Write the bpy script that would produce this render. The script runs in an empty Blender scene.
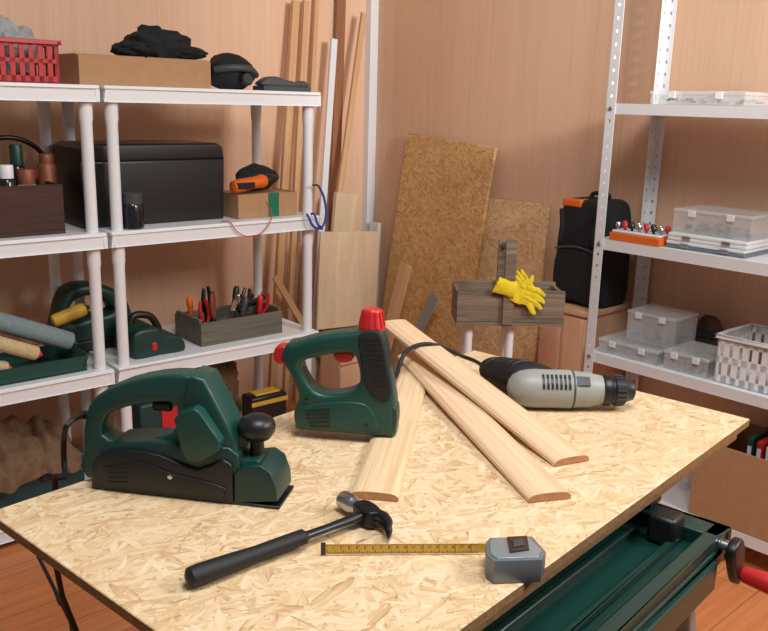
import bpy, bmesh, math, random
from mathutils import Vector, Matrix, noise
random.seed(7)
S = bpy.context.scene
COL = S.collection
rad = math.radians
V = Vector
# ------------------------------------------------------------------ camera maths
F = 860.0
CAMR = Matrix.Rotation(rad(76.0), 3, 'X') @ Matrix.Rotation(rad(1.5), 3, 'Z')
C0 = V((0, 0, 1.40))
def ray(u, v): return CAMR @ V(((u-384)/F, -(v-315.5)/F, -1))
def P(u, v, z):
    d = ray(u, v); return C0 + d*((z-C0.z)/d.z)
def hit(u, v, p, n):
    d = ray(u, v); return C0 + d*((p-C0).dot(n)/d.dot(n))
class Fr:
    def __init__(s, o, ang):
        s.o = V((o[0], o[1], 0)); s.a = rad(ang)
        s.x = V((math.cos(s.a), math.sin(s.a), 0)); s.y = V((-math.sin(s.a), math.cos(s.a), 0))
    def w(s, x, y, z): return s.o + s.x*x + s.y*y + V((0, 0, z))
    def h(s, u, v, y):
        q = hit(u, v, s.o+s.y*y, s.y); return (q-s.o).dot(s.x), q.z
    def fit(s, u1, u2, vb, vt, y, z):
        x1 = s.h(u1, vb, y)[0]; x2 = s.h(u2, vb, y)[0]
        return x1, x2-x1, s.h((u1+u2)/2, vt, y)[1]-z
# ------------------------------------------------------------------ objects
def tag(o, label=None, cat=None, group=None, kind=None):
    if label: o['label'] = label
    if cat: o['category'] = cat
    if group: o['group'] = group
    if kind: o['kind'] = kind
    return o
def thing(name, label, cat, loc=(0, 0, 0), rz=0, group=None):
    o = bpy.data.objects.new(name, None); COL.objects.link(o)
    o.empty_display_size = .05
    o.location = loc; o.rotation_euler = (0, 0, rz)
    return tag(o, label, cat, group)
def adopt(o, parent):   # a part built in world space becomes a child of its thing
    M = Matrix.Translation(parent.location) @ parent.rotation_euler.to_matrix().to_4x4()
    o.data.transform(M.inverted()); o.parent = parent; return o
def catm(pts, n=5, closed=True):
    pts = [V(p) for p in pts]; N = len(pts); out = []
    for i in range(N if closed else N-1):
        if closed: a, b, c, d = pts[(i-1) % N], pts[i], pts[(i+1) % N], pts[(i+2) % N]
        else: a, b, c, d = pts[max(i-1, 0)], pts[i], pts[i+1], pts[min(i+2, N-1)]
        for k in range(n):
            t = k/n
            out.append(.5*((2*b)+(c-a)*t+(2*a-5*b+4*c-d)*t*t+(3*b-a-3*c+d)*t**3))
    if not closed: out.append(pts[-1])
    return out
XZ = Matrix(((1, 0, 0, 0), (0, 0, -1, 0), (0, 1, 0, 0), (0, 0, 0, 1)))   # curve xy -> local xz
def curve_mesh(loops, half, bev, res=3):
    cu = bpy.data.curves.new('tmp', 'CURVE'); cu.dimensions = '2D'; cu.fill_mode = 'BOTH'
    cu.extrude = max(half-bev, 0.0001); cu.bevel_depth = bev; cu.bevel_resolution = res; cu.offset = -bev
    for lp in loops:
        sp = cu.splines.new('POLY'); sp.points.add(len(lp)-1)
        for q, c in zip(sp.points, lp): q.co = (c[0], c[1], 0, 1)
        sp.use_cyclic_u = True
    ob = bpy.data.objects.new('tmp', cu); COL.objects.link(ob)
    dg = bpy.context.evaluated_depsgraph_get()
    me = bpy.data.meshes.new_from_object(ob.evaluated_get(dg))
    bpy.data.objects.remove(ob); bpy.data.curves.remove(cu)
    return me
def text_mesh(body, size):
    cu = bpy.data.curves.new('tmp', 'FONT'); cu.body = body; cu.size = size; cu.align_x = 'CENTER'; cu.align_y = 'CENTER'
    ob = bpy.data.objects.new('tmp', cu); COL.objects.link(ob)
    dg = bpy.context.evaluated_depsgraph_get()
    me = bpy.data.meshes.new_from_object(ob.evaluated_get(dg))
    bpy.data.objects.remove(ob); bpy.data.curves.remove(cu)
    return me
class MB:
    def __init__(s): s.bm = bmesh.new()
    def box(s, c, sz, rz=0, M=None):
        m = Matrix.Translation(c) @ Matrix.Rotation(rz, 4, 'Z') @ Matrix.Diagonal((sz[0], sz[1], sz[2], 1))
        if M is not None: m = M @ m
        bmesh.ops.create_cube(s.bm, size=1, matrix=m); return s
    def b2(s, a, b): # box from two corners
        return s.box([(a[i]+b[i])/2 for i in range(3)], [abs(b[i]-a[i]) for i in range(3)])
    def bar(s, p, q, w, t, up=(0, 0, 1)):
        p, q = V(p), V(q); x = (q-p); L = x.length; x.normalize(); y = V(up).cross(x)
        if y.length < 1e-4: y = V((0, 1, 0)).cross(x)
        y.normalize(); z = x.cross(y)
        m = Matrix((x, y, z)).transposed().to_4x4(); m.translation = (p+q)/2
        bmesh.ops.create_cube(s.bm, size=1, matrix=m @ Matrix.Diagonal((L, w, t, 1))); return s
    def tube(s, path, r, n=10, sm=4):
        pts = catm(path, sm, False) if sm > 1 else [V(p) for p in path]
        K = len(pts); rs = r if isinstance(r, (list, tuple)) else [r]*len(path)
        def R(i):
            f = i/(K-1)*(len(rs)-1); a = int(min(f, len(rs)-2)) if len(rs) > 1 else 0
            return rs[a]+(rs[min(a+1, len(rs)-1)]-rs[a])*(f-a)
        t0 = (pts[1]-pts[0]).normalized(); nrm = t0.orthogonal().normalized(); rings = []
        for i, p in enumerate(pts):
            t = (pts[min(i+1, K-1)]-pts[max(i-1, 0)]).normalized()
            nrm = (nrm-t*nrm.dot(t)).normalized(); bn = t.cross(nrm); rr = R(i)
            rings.append([s.bm.verts.new(p+(nrm*math.cos(2*math.pi*k/n)+bn*math.sin(2*math.pi*k/n))*rr) for k in range(n)])
        for a, b in zip(rings, rings[1:]):
            for k in range(n): s.bm.faces.new((a[k], a[(k+1) % n], b[(k+1) % n], b[k]))
        s.bm.faces.new(rings[0][::-1]); s.bm.faces.new(rings[-1]); return s
    def lathe(s, prof, p=(0, 0, 0), ax=(0, 0, 1), n=24, sq=(1, 1)):
        p, ax = V(p), V(ax).normalized(); x = ax.orthogonal().normalized()
        if abs(ax.z) < .9: x = V((0, 0, 1)).cross(ax).normalized()
        y = ax.cross(x); rings = []
        for r, h in prof:
            r = max(r, 1e-4)
            rings.append([s.bm.verts.new(p+ax*h+x*math.cos(2*math.pi*k/n)*r*sq[0]+y*math.sin(2*math.pi*k/n)*r*sq[1]) for k in range(n)])
        for a, b in zip(rings, rings[1:]):
            for k in range(n): s.bm.faces.new((a[k], a[(k+1) % n], b[(k+1) % n], b[k]))
        s.bm.faces.new(rings[0][::-1]); s.bm.faces.new(rings[-1]); return s
    def cyl(s, p, q, r, r2=None, n=20):
        p, q = V(p), V(q); r2 = r if r2 is None else r2
        return s.lathe([(r, 0), (r2, (q-p).length)], p, q-p, n)
    def blob(s, c, r, amp=.2, sc=3, seed=0, floor=None, seg=40):
        b = bmesh.new(); bmesh.ops.create_uvsphere(b, u_segments=seg, v_segments=seg//2, radius=1)
        for v in b.verts:
            d = v.co.normalized(); k = 1+amp*(noise.noise(d*sc+V((seed, seed*2, 0)))+.5*noise.noise(d*sc*2.6+V((0, seed, 3))))
            v.co = V((d.x*k*r[0]+c[0], d.y*k*r[1]+c[1], d.z*k*r[2]+c[2]))
            if floor is not None: v.co.z = max(v.co.z, floor)
        me = bpy.data.meshes.new('t'); b.to_mesh(me); b.free(); s.bm.from_mesh(me); bpy.data.meshes.remove(me); return s
    def sheet(s, fn, nu, nv):   # open cloth surface from a function of (u, v) in 0..1
        g = [[s.bm.verts.new(fn(i/nu, j/nv)) for j in range(nv+1)] for i in range(nu+1)]
        for i in range(nu):
            for j in range(nv): s.bm.faces.new((g[i][j], g[i+1][j], g[i+1][j+1], g[i][j+1]))
        return s
    def poly(s, loops, y0, y1, bev=.003, res=3, M=XZ):
        me = curve_mesh(loops, abs(y1-y0)/2, bev, res)
        me.transform(Matrix.Translation((0, (y0+y1)/2, 0)) @ M if M is XZ else M)
        s.bm.from_mesh(me); bpy.data.meshes.remove(me); return s
    def addmesh(s, me, M):
        me.transform(M); s.bm.from_mesh(me); bpy.data.meshes.remove(me); return s
    def prof(s, pts, L, M=None): # profile in yz extruded along x
        a = [s.bm.verts.new((0, p[0], p[1])) for p in pts]; b = [s.bm.verts.new((L, p[0], p[1])) for p in pts]
        n = len(pts)
        for k in range(n): s.bm.faces.new((a[k], a[(k+1) % n], b[(k+1) % n], b[k]))
        s.bm.faces.new(a[::-1]); s.bm.faces.new(b); return s
    def wrinkle(s, amp, sc, seed=0):
        for v in s.bm.verts:
            p = v.co*sc+V((seed, 0, 0))
            v.co += V((noise.noise(p), noise.noise(p+V((9, 0, 0))), noise.noise(p+V((0, 9, 0)))))*amp
        return s
    def build(s, name, mat, parent=None, bev=0, seg=2, ang=38):
        bmesh.ops.remove_doubles(s.bm, verts=s.bm.verts, dist=1e-6)
        bmesh.ops.recalc_face_normals(s.bm, faces=s.bm.faces)
        me = bpy.data.meshes.new(name); s.bm.to_mesh(me); s.bm.free()
        me.polygons.foreach_set('use_smooth', [True]*len(me.polygons))
        me.set_sharp_from_angle(angle=rad(ang))
        me.materials.append(mat)
        o = bpy.data.objects.new(name, me); COL.objects.link(o)
        if parent: o.parent = parent
        if bev:
            m = o.modifiers.new('bevel', 'BEVEL'); m.width = bev; m.segments = seg; m.limit_method = 'ANGLE'; m.angle_limit = rad(40)
        return o
# ------------------------------------------------------------------ materials
def lin(c):
    r = []
    for x in c[:3]:
        x /= 255.0; r.append(x/12.92 if x <= .04045 else ((x+.055)/1.055)**2.4)
    return (*r, 1)
class NT:
    def __init__(s, name):
        s.m = bpy.data.materials.new(name); s.m.use_nodes = True; s.t = s.m.node_tree; s.b = s.t.nodes['Principled BSDF']
        s.tc = s.n('ShaderNodeTexCoord')
    def n(s, typ, **k):
        q = s.t.nodes.new(typ)
        for a, b in k.items(): setattr(q, a, b)
        return q
    def l(s, a, b): s.t.links.new(a, b)
    def mapg(s, sc=(1, 1, 1), rot=(0, 0, 0), src=None):   # rotate first, then scale
        q = s.n('ShaderNodeMapping', vector_type='TEXTURE'); q.inputs['Scale'].default_value = [1/x for x in sc]; q.inputs['Rotation'].default_value = rot
        s.l(src or s.tc.outputs['Object'], q.inputs['Vector']); return q.outputs[0]
    def noise(s, vec, scale, detail=4, rough=.55, dist=0):
        q = s.n('ShaderNodeTexNoise'); q.inputs['Scale'].default_value = scale; q.inputs['Detail'].default_value = detail
        q.inputs['Roughness'].default_value = rough; q.inputs['Distortion'].default_value = dist; s.l(vec, q.inputs['Vector']); return q
    def mix(s, f, a, b, typ='MIX'):
        q = s.n('ShaderNodeMix', data_type='RGBA', blend_type=typ)
        for i, x in ((0, f), (6, a), (7, b)):
            if hasattr(x, 'links'): s.l(x, q.inputs[i])
            else: q.inputs[i].default_value = x
        return q.outputs[2]
    def math(s, op, a, b=0, c=0):
        q = s.n('ShaderNodeMath', operation=op)
        for i, x in enumerate((a, b, c)):
            if hasattr(x, 'links'): s.l(x, q.inputs[i])
            else: q.inputs[i].default_value = x
        return q.outputs[0]
    def ramp(s, f, stops):
        q = s.n('ShaderNodeValToRGB'); e = q.color_ramp.elements
        while len(e) < len(stops): e.new(.5)
        for el, (p, c) in zip(e, stops): el.position = p; el.color = c
        s.l(f, q.inputs[0]); return q.outputs[0]
    def bump(s, h, strength, dist=.002):
        q = s.n('ShaderNodeBump'); q.inputs['Strength'].default_value = strength; q.inputs['Distance'].default_value = dist
        s.l(h, q.inputs['Height']); s.l(q.outputs[0], s.b.inputs['Normal'])
def M_plain(name, rgb, rough=.5, metal=0, var=.1, scale=25, bump=0, bscale=400, alpha=1, spec=.5):
    t = NT(name); nz = t.noise(t.tc.outputs['Object'], scale, 5)
    c = lin(rgb); lo = tuple(x*(1-var*2) for x in c[:3])+(1,); hi = tuple(min(1, x*(1+var)) for x in c[:3])+(1,)
    t.l(t.mix(nz.outputs[0], lo, hi), t.b.inputs['Base Color'])
    t.b.inputs['Roughness'].default_value = rough; t.b.inputs['Metallic'].default_value = metal
    t.b.inputs['Specular IOR Level'].default_value = spec
    if alpha < 1: t.b.inputs['Alpha'].default_value = alpha
    if bump:
        n2 = t.noise(t.tc.outputs['Object'], bscale, 3); t.bump(n2.outputs[0], bump, .001)
    return t.m
def M_wood(name, c1, c2, axis='X', st=1.2, ac=22, rough=.55, fine=.25, seam=0, bump=.1, streak=None):
    t = NT(name); i = 'XYZ'.index(axis)
    sc = [ac]*3; sc[i] = st; s2 = [ac*14]*3; s2[i] = st*6
    n1 = t.noise(t.mapg(sc), 1, 5, .6, 1.2); n2 = t.noise(t.mapg(s2), 1, 3)
    base = t.ramp(n1.outputs[0], [(.3, lin(c1)), (.52, lin([(a+b)/2 for a, b in zip(c1, c2)])), (.72, lin(c2))])
    if streak:
        s3 = [ac*2.6]*3; s3[i] = st*.7
        n3 = t.noise(t.mapg(s3), 1, 2, .5, .6)
        base = t.mix(t.ramp(n3.outputs[0], [(.50, (0, 0, 0, 1)), (.62, (.42, .42, .42, 1)), (.66, (0, 0, 0, 1))]), base, lin(streak))
    g = t.ramp(n2.outputs[0], [(.35, (.62, .58, .54, 1)), (.6, (1, 1, 1, 1))])
    col = t.mix(fine, base, t.mix(1.0, base, g, 'MULTIPLY'))
    if seam:
        sx = t.n('ShaderNodeSeparateXYZ'); t.l(t.tc.outputs['Object'], sx.inputs[0])
        fr = t.math('FRACT', t.math('DIVIDE', sx.outputs[0], seam)); d = t.math('LESS_THAN', fr, .004)
        col = t.mix(t.math('MULTIPLY', d, .18), col, lin([x*.6 for x in c1]))
    t.l(col, t.b.inputs['Base Color']); t.b.inputs['Roughness'].default_value = rough
    if bump: t.bump(n2.outputs[0], bump, .001)
    return t.m
def M_osb(name, tones, sc=1.0, rough=.65, soft=.3):
    t = NT(name)
    wob = t.noise(t.tc.outputs['Object'], 14, 2)
    vm = t.n('ShaderNodeVectorMath', operation='SCALE'); t.l(wob.outputs[1], vm.inputs[0]); vm.inputs[3].default_value = .02
    va = t.n('ShaderNodeVectorMath', operation='ADD'); t.l(t.tc.outputs['Object'], va.inputs[0]); t.l(vm.outputs[0], va.inputs[1])
    best = ans = None
    for k, (ang, lx, ly) in enumerate([(8, 16, 105), (55, 19, 90), (-35, 15, 120), (86, 18, 95), (122, 21, 140), (-12, 14, 84), (30, 18, 110), (152, 17, 125)]):
        m = t.mapg((lx*sc, ly*sc, 1), (0, 0, rad(ang)), va.outputs[0])
        m2 = t.n('ShaderNodeVectorMath', operation='ADD'); t.l(m, m2.inputs[0]); m2.inputs[1].default_value = (k*7.3, k*3.1, k*.37)
        vo = t.n('ShaderNodeTexVoronoi'); vo.inputs['Scale'].default_value = 1; t.l(m2.outputs[0], vo.inputs['Vector'])
        sp = t.n('ShaderNodeSeparateColor'); t.l(vo.outputs['Color'], sp.inputs[0])
        gm = t.mapg((12*sc, 460*sc, 1), (0, 0, rad(ang)), va.outputs[0]); g = t.noise(gm, 1, 2)
        val = t.math('ADD', t.math('MULTIPLY', sp.outputs[0], .6), t.math('MULTIPLY', g.outputs[0], .6))
        dk = t.math('MULTIPLY', t.math('SUBTRACT', vo.outputs['Distance'], .35), .38)
        val = t.math('SUBTRACT', val, dk)
        pri = sp.outputs[1]
        if best is None: best, ans = pri, val
        else:
            gt = t.math('GREATER_THAN', pri, best)
            ans = t.math('ADD', t.math('MULTIPLY', ans, t.math('SUBTRACT', 1, gt)), t.math('MULTIPLY', val, gt))
            best = t.math('MAXIMUM', best, pri)
    col = t.ramp(ans, [(p, lin(c)) for p, c in tones])
    col = t.mix(soft, col, lin(tones[len(tones)//2][1]))
    sp = t.noise(t.mapg((55*sc, 90*sc, 70), (0, 0, .5)), 1, 3); spk = t.ramp(sp.outputs[0], [(.64, (0, 0, 0, 1)), (.70, (1, 1, 1, 1))])
    col = t.mix(t.math('MULTIPLY', spk, .42), col, lin([x*.75 for x in tones[0][1]]))
    big = t.noise(t.tc.outputs['Object'], 4, 2)
    col = t.mix(t.math('MULTIPLY', big.outputs[0], .2), col, lin(tones[1][1]))
    t.l(col, t.b.inputs['Base Color']); t.b.inputs['Roughness'].default_value = rough
    t.bump(t.math('ADD', best, t.math('MULTIPLY', ans, .5)), .3, .001)
    return t.m
def M_floor(name):
    t = NT(name)
    br = t.n('ShaderNodeTexBrick'); t.l(t.mapg((1, 1, 1), (0, 0, rad(43))), br.inputs['Vector'])
    for k, v in (('Scale', 1), ('Mortar Size', .002), ('Brick Width', 1.2), ('Row Height', .13)): br.inputs[k].default_value = v
    br.inputs['Color1'].default_value = lin((216, 136, 84)); br.inputs['Color2'].default_value = lin((202, 120, 70)); br.inputs['Mortar'].default_value = lin((110, 60, 32))
    n = t.noise(t.mapg((2, 40, 1), (0, 0, rad(43))), 1, 5, .6, .8)
    t.l(t.mix(.45, br.outputs[0], t.ramp(n.outputs[0], [(.3, lin((176, 100, 58))), (.7, lin((230, 152, 98)))])), t.b.inputs['Base Color'])
    t.b.inputs['Roughness'].default_value = .4
    return t.m
m_wall = M_wood('wall_laminate', (221, 178, 146), (229, 190, 160), 'Z', .7, 34, .6, .2, seam=.62, bump=.03)
m_floor = M_floor('floor_laminate')
m_osb = M_osb('osb_light', [(.06, (146, 108, 68)), (.24, (202, 166, 122)), (.48, (224, 194, 152)), (.74, (235, 211, 175)), (1., (242, 224, 196))], 1.25, .52, soft=.15)
m_osbd = M_osb('osb_brown', [(.08, (142, 96, 50)), (.30, (190, 142, 86)), (.56, (212, 166, 108)), (.9, (232, 194, 140))], 1.35, soft=.14)
m_osbm = M_osb('osb_tan', [(.08, (164, 116, 70)), (.30, (208, 164, 114)), (.56, (228, 190, 142)), (.9, (240, 212, 172))], 1.3, soft=.08)
m_osbe = M_plain('osb_edge', (156, 118, 76), .8, var=.4, scale=160, bump=.5, bscale=300)
m_pine = M_wood('pine', (230, 198, 154), (244, 218, 182), 'X', 1.0, 24, .5, .3, streak=(198, 150, 100))
m_pine2 = M_wood('pine_pinkish', (231, 194, 154), (245, 216, 184), 'X', .9, 22, .5, .3, streak=(204, 152, 108))
m_pinee = M_plain('pine_end_grain', (190, 136, 92), .7, var=.25, scale=120)
m_batten = M_wood('batten_wood', (196, 150, 106), (224, 182, 138), 'Y', 1.2, 30, .55, .3)
m_batdark = M_wood('batten_brown', (134, 86, 58), (168, 114, 80), 'Y', 1.2, 24, .6, .3)
m_ply = M_wood('plywood_pale', (206, 180, 146), (226, 202, 170), 'Y', 1.4, 14, .6, .2)
m_cab = M_wood('cabinet_wood', (220, 172, 136), (234, 192, 158), 'Z', 1.2, 18, .5, .25)
m_oldw = M_wood('weathered_wood', (100, 86, 72), (160, 140, 118), 'X', 2, 46, .85, .65)
m_crate = M_wood('dark_crate_wood', (52, 30, 22), (84, 50, 36), 'X', 2, 30, .7, .4)
m_gcrate = M_wood('grey_crate_wood', (92, 88, 76), (130, 124, 106), 'X', 2, 30, .8, .4)
m_white = M_plain('white_plastic', (234, 235, 237), .4, var=.02)
m_wmetal = M_plain('white_painted_steel', (226, 227, 229), .36, var=.03)
m_green = M_plain('green_plastic', (23, 70, 62), .38, var=.06, bump=.12, bscale=700)
m_green2 = M_plain('green_plastic_dark', (18, 56, 51), .4, var=.08, bump=.12, bscale=700)
m_gsteel = M_plain('green_painted_steel', (18, 56, 50), .3, var=.1)
m_black = M_plain('black_plastic', (24, 25, 27), .4, var=.1, bump=.1, bscale=800)
m_rubber = M_plain('black_rubber', (20, 21, 24), .6, var=.12, bump=.3, bscale=600)
m_grip = M_plain('textured_grip', (26, 31, 33), .7, var=.35, scale=420, bump=.9, bscale=420)
m_fabric = M_plain('black_fabric', (26, 27, 30), .9, var=.25, scale=60, bump=.6, bscale=500)
m_red = M_plain('red_plastic', (200, 38, 42), .38, var=.06)
m_redb = M_plain('red_basket_plastic', (188, 32, 36), .45, var=.06)
m_orange = M_plain('orange_plastic', (226, 104, 30), .42, var=.06)
m_yel = M_plain('yellow_glove_cotton', (236, 208, 36), .85, var=.12, scale=50, bump=.4)
m_yelp = M_plain('yellow_plastic', (206, 160, 52), .5, var=.08)
m_rag = M_plain('pale_grey_cloth', (170, 168, 164), .9, var=.2, scale=40, bump=.5)
m_blue = M_plain('blue_plastic', (40, 66, 158), .4, var=.06)
m_steel = M_plain('bright_steel', (200, 200, 202), .28, 1, var=.05)
m_dsteel = M_plain('dark_steel', (70, 72, 77), .36, .9, var=.1)
m_bsteel = M_plain('blackened_steel', (52, 53, 57), .36, .75, var=.1)
m_gsil = M_plain('silver_plastic', (118, 128, 136), .36, .35, var=.06)
m_face = M_plain('silver_face', (160, 168, 174), .34, .5, var=.05)
m_grey = M_plain('grey_tool_plastic', (152, 152, 146), .45, var=.05, bump=.1, bscale=700)
m_dgrey = M_plain('dark_grey_plastic', (66, 68, 72), .5, var=.08)
m_card = M_plain('cardboard', (180, 138, 100), .85, var=.1, scale=40, bump=.2)
m_burlap = M_plain('burlap_cloth', (124, 96, 70), .95, var=.3, scale=45, bump=.9, bscale=350)
m_clear = M_plain('clear_plastic', (230, 232, 233), .15, var=.03, alpha=.24)
m_clearl = M_plain('clear_plastic_lid', (234, 236, 237), .2, var=.03, alpha=.38)
m_teal = M_plain('teal_plastic', (22, 58, 58), .5, var=.08)
m_rollg = M_plain('roller_grey_nap', (128, 146, 148), .95, var=.2, scale=90, bump=.9, bscale=300)
m_rollb = M_plain('roller_beige_nap', (206, 184, 140), .95, var=.2, scale=90, bump=.9, bscale=300)
m_tape = M_plain('tape_yellow', (216, 174, 74), .45, var=.05)
m_copper = M_plain('copper_brown', (138, 78, 50), .5, .2, var=.15)
m_glassd = M_plain('dark_glass', (30, 32, 36), .15, var=.1)
m_wglass = M_plain('milky_jar', (212, 206, 194), .35, var=.05)
m_gpaint = M_plain('bench_leg_grey', (150, 150, 150), .4, .3, var=.06)
m_seal = M_plain('green_tape', (28, 112, 80), .4, var=.05)
# ------------------------------------------------------------------ room
CORN = (-.085, 4.26)
WL = Fr(CORN, 43); WR = Fr(CORN, -47)
def struct(o): o['kind'] = 'structure'; return o
w = MB().b2((-4.6, 0, 0), (.08, .08, 2.75)).build('wall_left', m_wall); w.location = WL.o; w.rotation_euler.z = WL.a; struct(w)
w = MB().b2((0, 0, 0), (4.6, .08, 2.75)).build('wall_right', m_wall); w.location = WR.o; w.rotation_euler.z = WR.a; struct(w)
f = MB().b2((-4.5, -2.5, -.05), (4.5, 5.2, 0)).build('floor', m_floor); struct(f)
b = MB().b2((-4.6, -.012, 0), (0, 0, .07)).build('baseboard_left', m_cab); b.location = WL.o; b.rotation_euler.z = WL.a; struct(b)
b = MB().b2((0, -.012, 0), (4.6, 0, .07)).build('baseboard_right', m_cab); b.location = WR.o; b.rotation_euler.z = WR.a; struct(b)
b = MB().b2((-.050, -.036, 0), (-.001, -.001, 2.7)).build('trim_1', m_wmetal); b.location = WL.o; b.rotation_euler.z = WL.a; struct(b)
# ------------------------------------------------------------------ white plastic shelves
TIERS = [.05, .50, .95, 1.40]; LIP = .050; SW, SD = .82, .42
SB = Fr((-.869, 2.698), 41); SA = Fr(SB.o.xy - SB.x.xy*(SW+.014), 41)
TZ = [z+LIP/2+.0008 for z in TIERS]
def plastic_shelf(fr, label):
    r = thing('shelving_unit', label, 'shelving unit', fr.w(0, 0, 0), fr.a, 'white plastic shelving units')
    for z in TIERS:
        m = MB().b2((0, 0, z+LIP/2-.014), (SW, SD, z+LIP/2))
        for a, b in (((0, 0), (SW, .014)), ((0, SD-.014), (SW, SD)), ((0, 0), (.014, SD)), ((SW-.014, 0), (SW, SD))):
            m.b2((*a, z-LIP/2), (*b, z+LIP/2-.01))
        for k in range(1, 6): m.b2((SW*k/6-.004, .01, z-.015), (SW*k/6+.004, SD-.01, z+.02))
        m.build('shelf', m_white, r, .005, 3)
    for x in (.034, SW-.034):
        for y in (.034, SD-.034):
            m = MB()
            for a, b in zip([0]+[q+LIP/2-.02 for q in TIERS[:-1]], TIERS):
                m.lathe([(.0185, a), (.0185, b-.09), (.0212, b-.075), (.0212, b)], (x, y, 0), n=20)
            m.build('post', m_white, r)
    return r
plastic_shelf(SA, 'white plastic shelving unit cut off at the left edge, red basket on top')
plastic_shelf(SB, 'white plastic shelving unit with the grey crate of hand tools and flat cardboard box')
# ------------------------------------------------------------------ generic pieces
def crate_mesh(m, w, d, h, t=.012):
    m.b2((0, 0, 0), (w, d, t)); m.b2((0, 0, t), (w, t, h)); m.b2((0, d-t, t), (w, d, h)); m.b2((0, t, t), (t, d-t, h)); m.b2((w-t, t, t), (w, d-t, h)); return m
def basket(name, label, loc, rz, w, d, h, mat, nx, ny, rows, fill=.26, lo=.16, hi=.86, band=.006):
    r = thing(name, label, 'basket', loc, rz); m = MB(); t = .004
    m.b2((0, 0, 0), (w, d, t))
    for a, b in ((.0, lo), (hi, 1.0)):
        for y in (0, d-t): m.b2((0, y, h*a), (w, y+t, h*b))
        for x in (0, w-t): m.b2((x, 0, h*a), (x+t, d, h*b))
    for k in range(rows-1):
        z = h*(lo+(hi-lo)*(k+1)/rows)
        for y in (0, d-t): m.b2((0, y, z-band), (w, y+t, z+band))
        for x in (0, w-t): m.b2((x, 0, z-band), (x+t, d, z+band))
    for i in range(nx+1):
        x = i*w/nx; ww = w/nx*fill
        for y in (0, d-t): m.b2((max(x-ww, 0), y, 0), (min(x+ww, w), y+t, h*.95))
    for i in range(ny+1):
        y = i*d/ny; ww = d/ny*fill
        for x in (0, w-t): m.b2((x, max(y-ww, 0), 0), (x+t, min(y+ww, d), h*.95))
    m.build('body', mat, r)
    q = MB()
    for a, b in (((-.008, -.008), (w+.008, .004)), ((-.008, d-.004), (w+.008, d+.008)), ((-.008, -.008), (.004, d+.008)), ((w-.004, -.008), (w+.008, d+.008))):
        q.b2((*a, h-.012), (*b, h))
    q.build('rim', mat, r, .003, 2); return r
# ------------------------------------------------------------------ things on the left shelves
z3 = TZ[3]; z2 = TZ[2]; z1 = TZ[1]; z0 = TZ[0]
x1, w_, h_ = SA.fit(-26, 60, 75, 38, .04, z3)
basket('plastic_basket', 'red slotted plastic basket on the top shelf at far left', SA.w(x1, .04, z3), SA.a, w_, .26, h_, m_redb, 9, 8, 2)
g = tag(MB().blob((0, 0, .085), (.085, .075, .082), .28, 2.4, 14, 0, 48).wrinkle(.012, 22, 2).build('cleaning_rag', m_rag), 'pale grey crumpled rag sticking out of the red basket', 'rag')
g.location = SA.w(x1+w_*.55, .16, z3+.006); g.rotation_euler.z = SA.a
x1, w_, h_ = SB.fit(76, 211, 88, 58, .07, z3)
x1 = max(x1-.02, -.05); w_ = SB.h(211, 88, .06)[0]-x1
bx = thing('cardboard_box', 'flat open cardboard box on the top shelf under crumpled black fabric', 'box', SB.w(x1, .06, z3), SB.a)
crate_mesh(MB(), w_, .28, h_, .004).build('body', m_card, bx)
MB().b2((0, .02, h_), (w_*.5, .26, h_+.004)).b2((w_*.52, .02, h_), (w_, .26, h_+.004)).build('lid_flap', m_card, bx)
xc, zt = SB.h(155, 31, .2)
g = thing('fabric_bundle', 'crumpled black fabric cap lying on the flat cardboard box', 'cap', SB.w(xc, .2, z3+h_+.006), SB.a)
hh = zt-(z3+h_)
MB().blob((0, 0, hh*.35), (.115, .095, hh*.66), .3, 2.2, 3, 0).build('crown', m_fabric, g)
MB().blob((.09, -.03, hh*.22), (.075, .06, hh*.26), .25, 2.4, 5, 0).blob((-.09, -.02, hh*.25), (.065, .07, hh*.3), .25, 2.4, 8, 0).build('brim', m_fabric, g)
xa, wa, ha = SB.fit(218, 259, 88, 55, .10, z3)
g = thing('safety_mask', 'rounded black protective mask beside the cardboard box on the top shelf', 'mask', SB.w(xa+wa/2, .14, z3), SB.a)
MB().blob((0, .02, ha*.5), (wa*.55, .07, ha*.55), .12, 1.8, 2, 0).build('shell', m_rubber, g)
MB().tube([(-wa*.5, -.02, ha*.55), (-wa*.2, -.06, ha*.62), (wa*.2, -.06, ha*.6), (wa*.5, -.02, ha*.45)], .012).build('band', m_dgrey, g)
MB().lathe([(.0, 0), (.022, .002), (.024, .014), (.018, .02)], (wa*.12, -.05, ha*.3), (0, -1, .2)).build('filter', m_black, g)
xa, wa, ha = SB.fit(264, 322, 88, 77, .06, z3)
g = thing('sanding_block', 'flat grey and black hand sander at the right end of the top shelf', 'sander', SB.w(xa, .06, z3), SB.a)
wa = min(wa, SW-xa-.002)
MB().b2((0, 0, 0), (wa, .075, .016)).build('base_plate', m_dgrey, g, .002)
MB().poly([catm([(0.01, .016), (.02, .040), (.06, .050), (wa*.5, .040), (wa-.04, .032), (wa-.02, .038), (wa-.004, .016)], 4)], .012, .06, .005).build('grip', m_dgrey, g)
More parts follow.
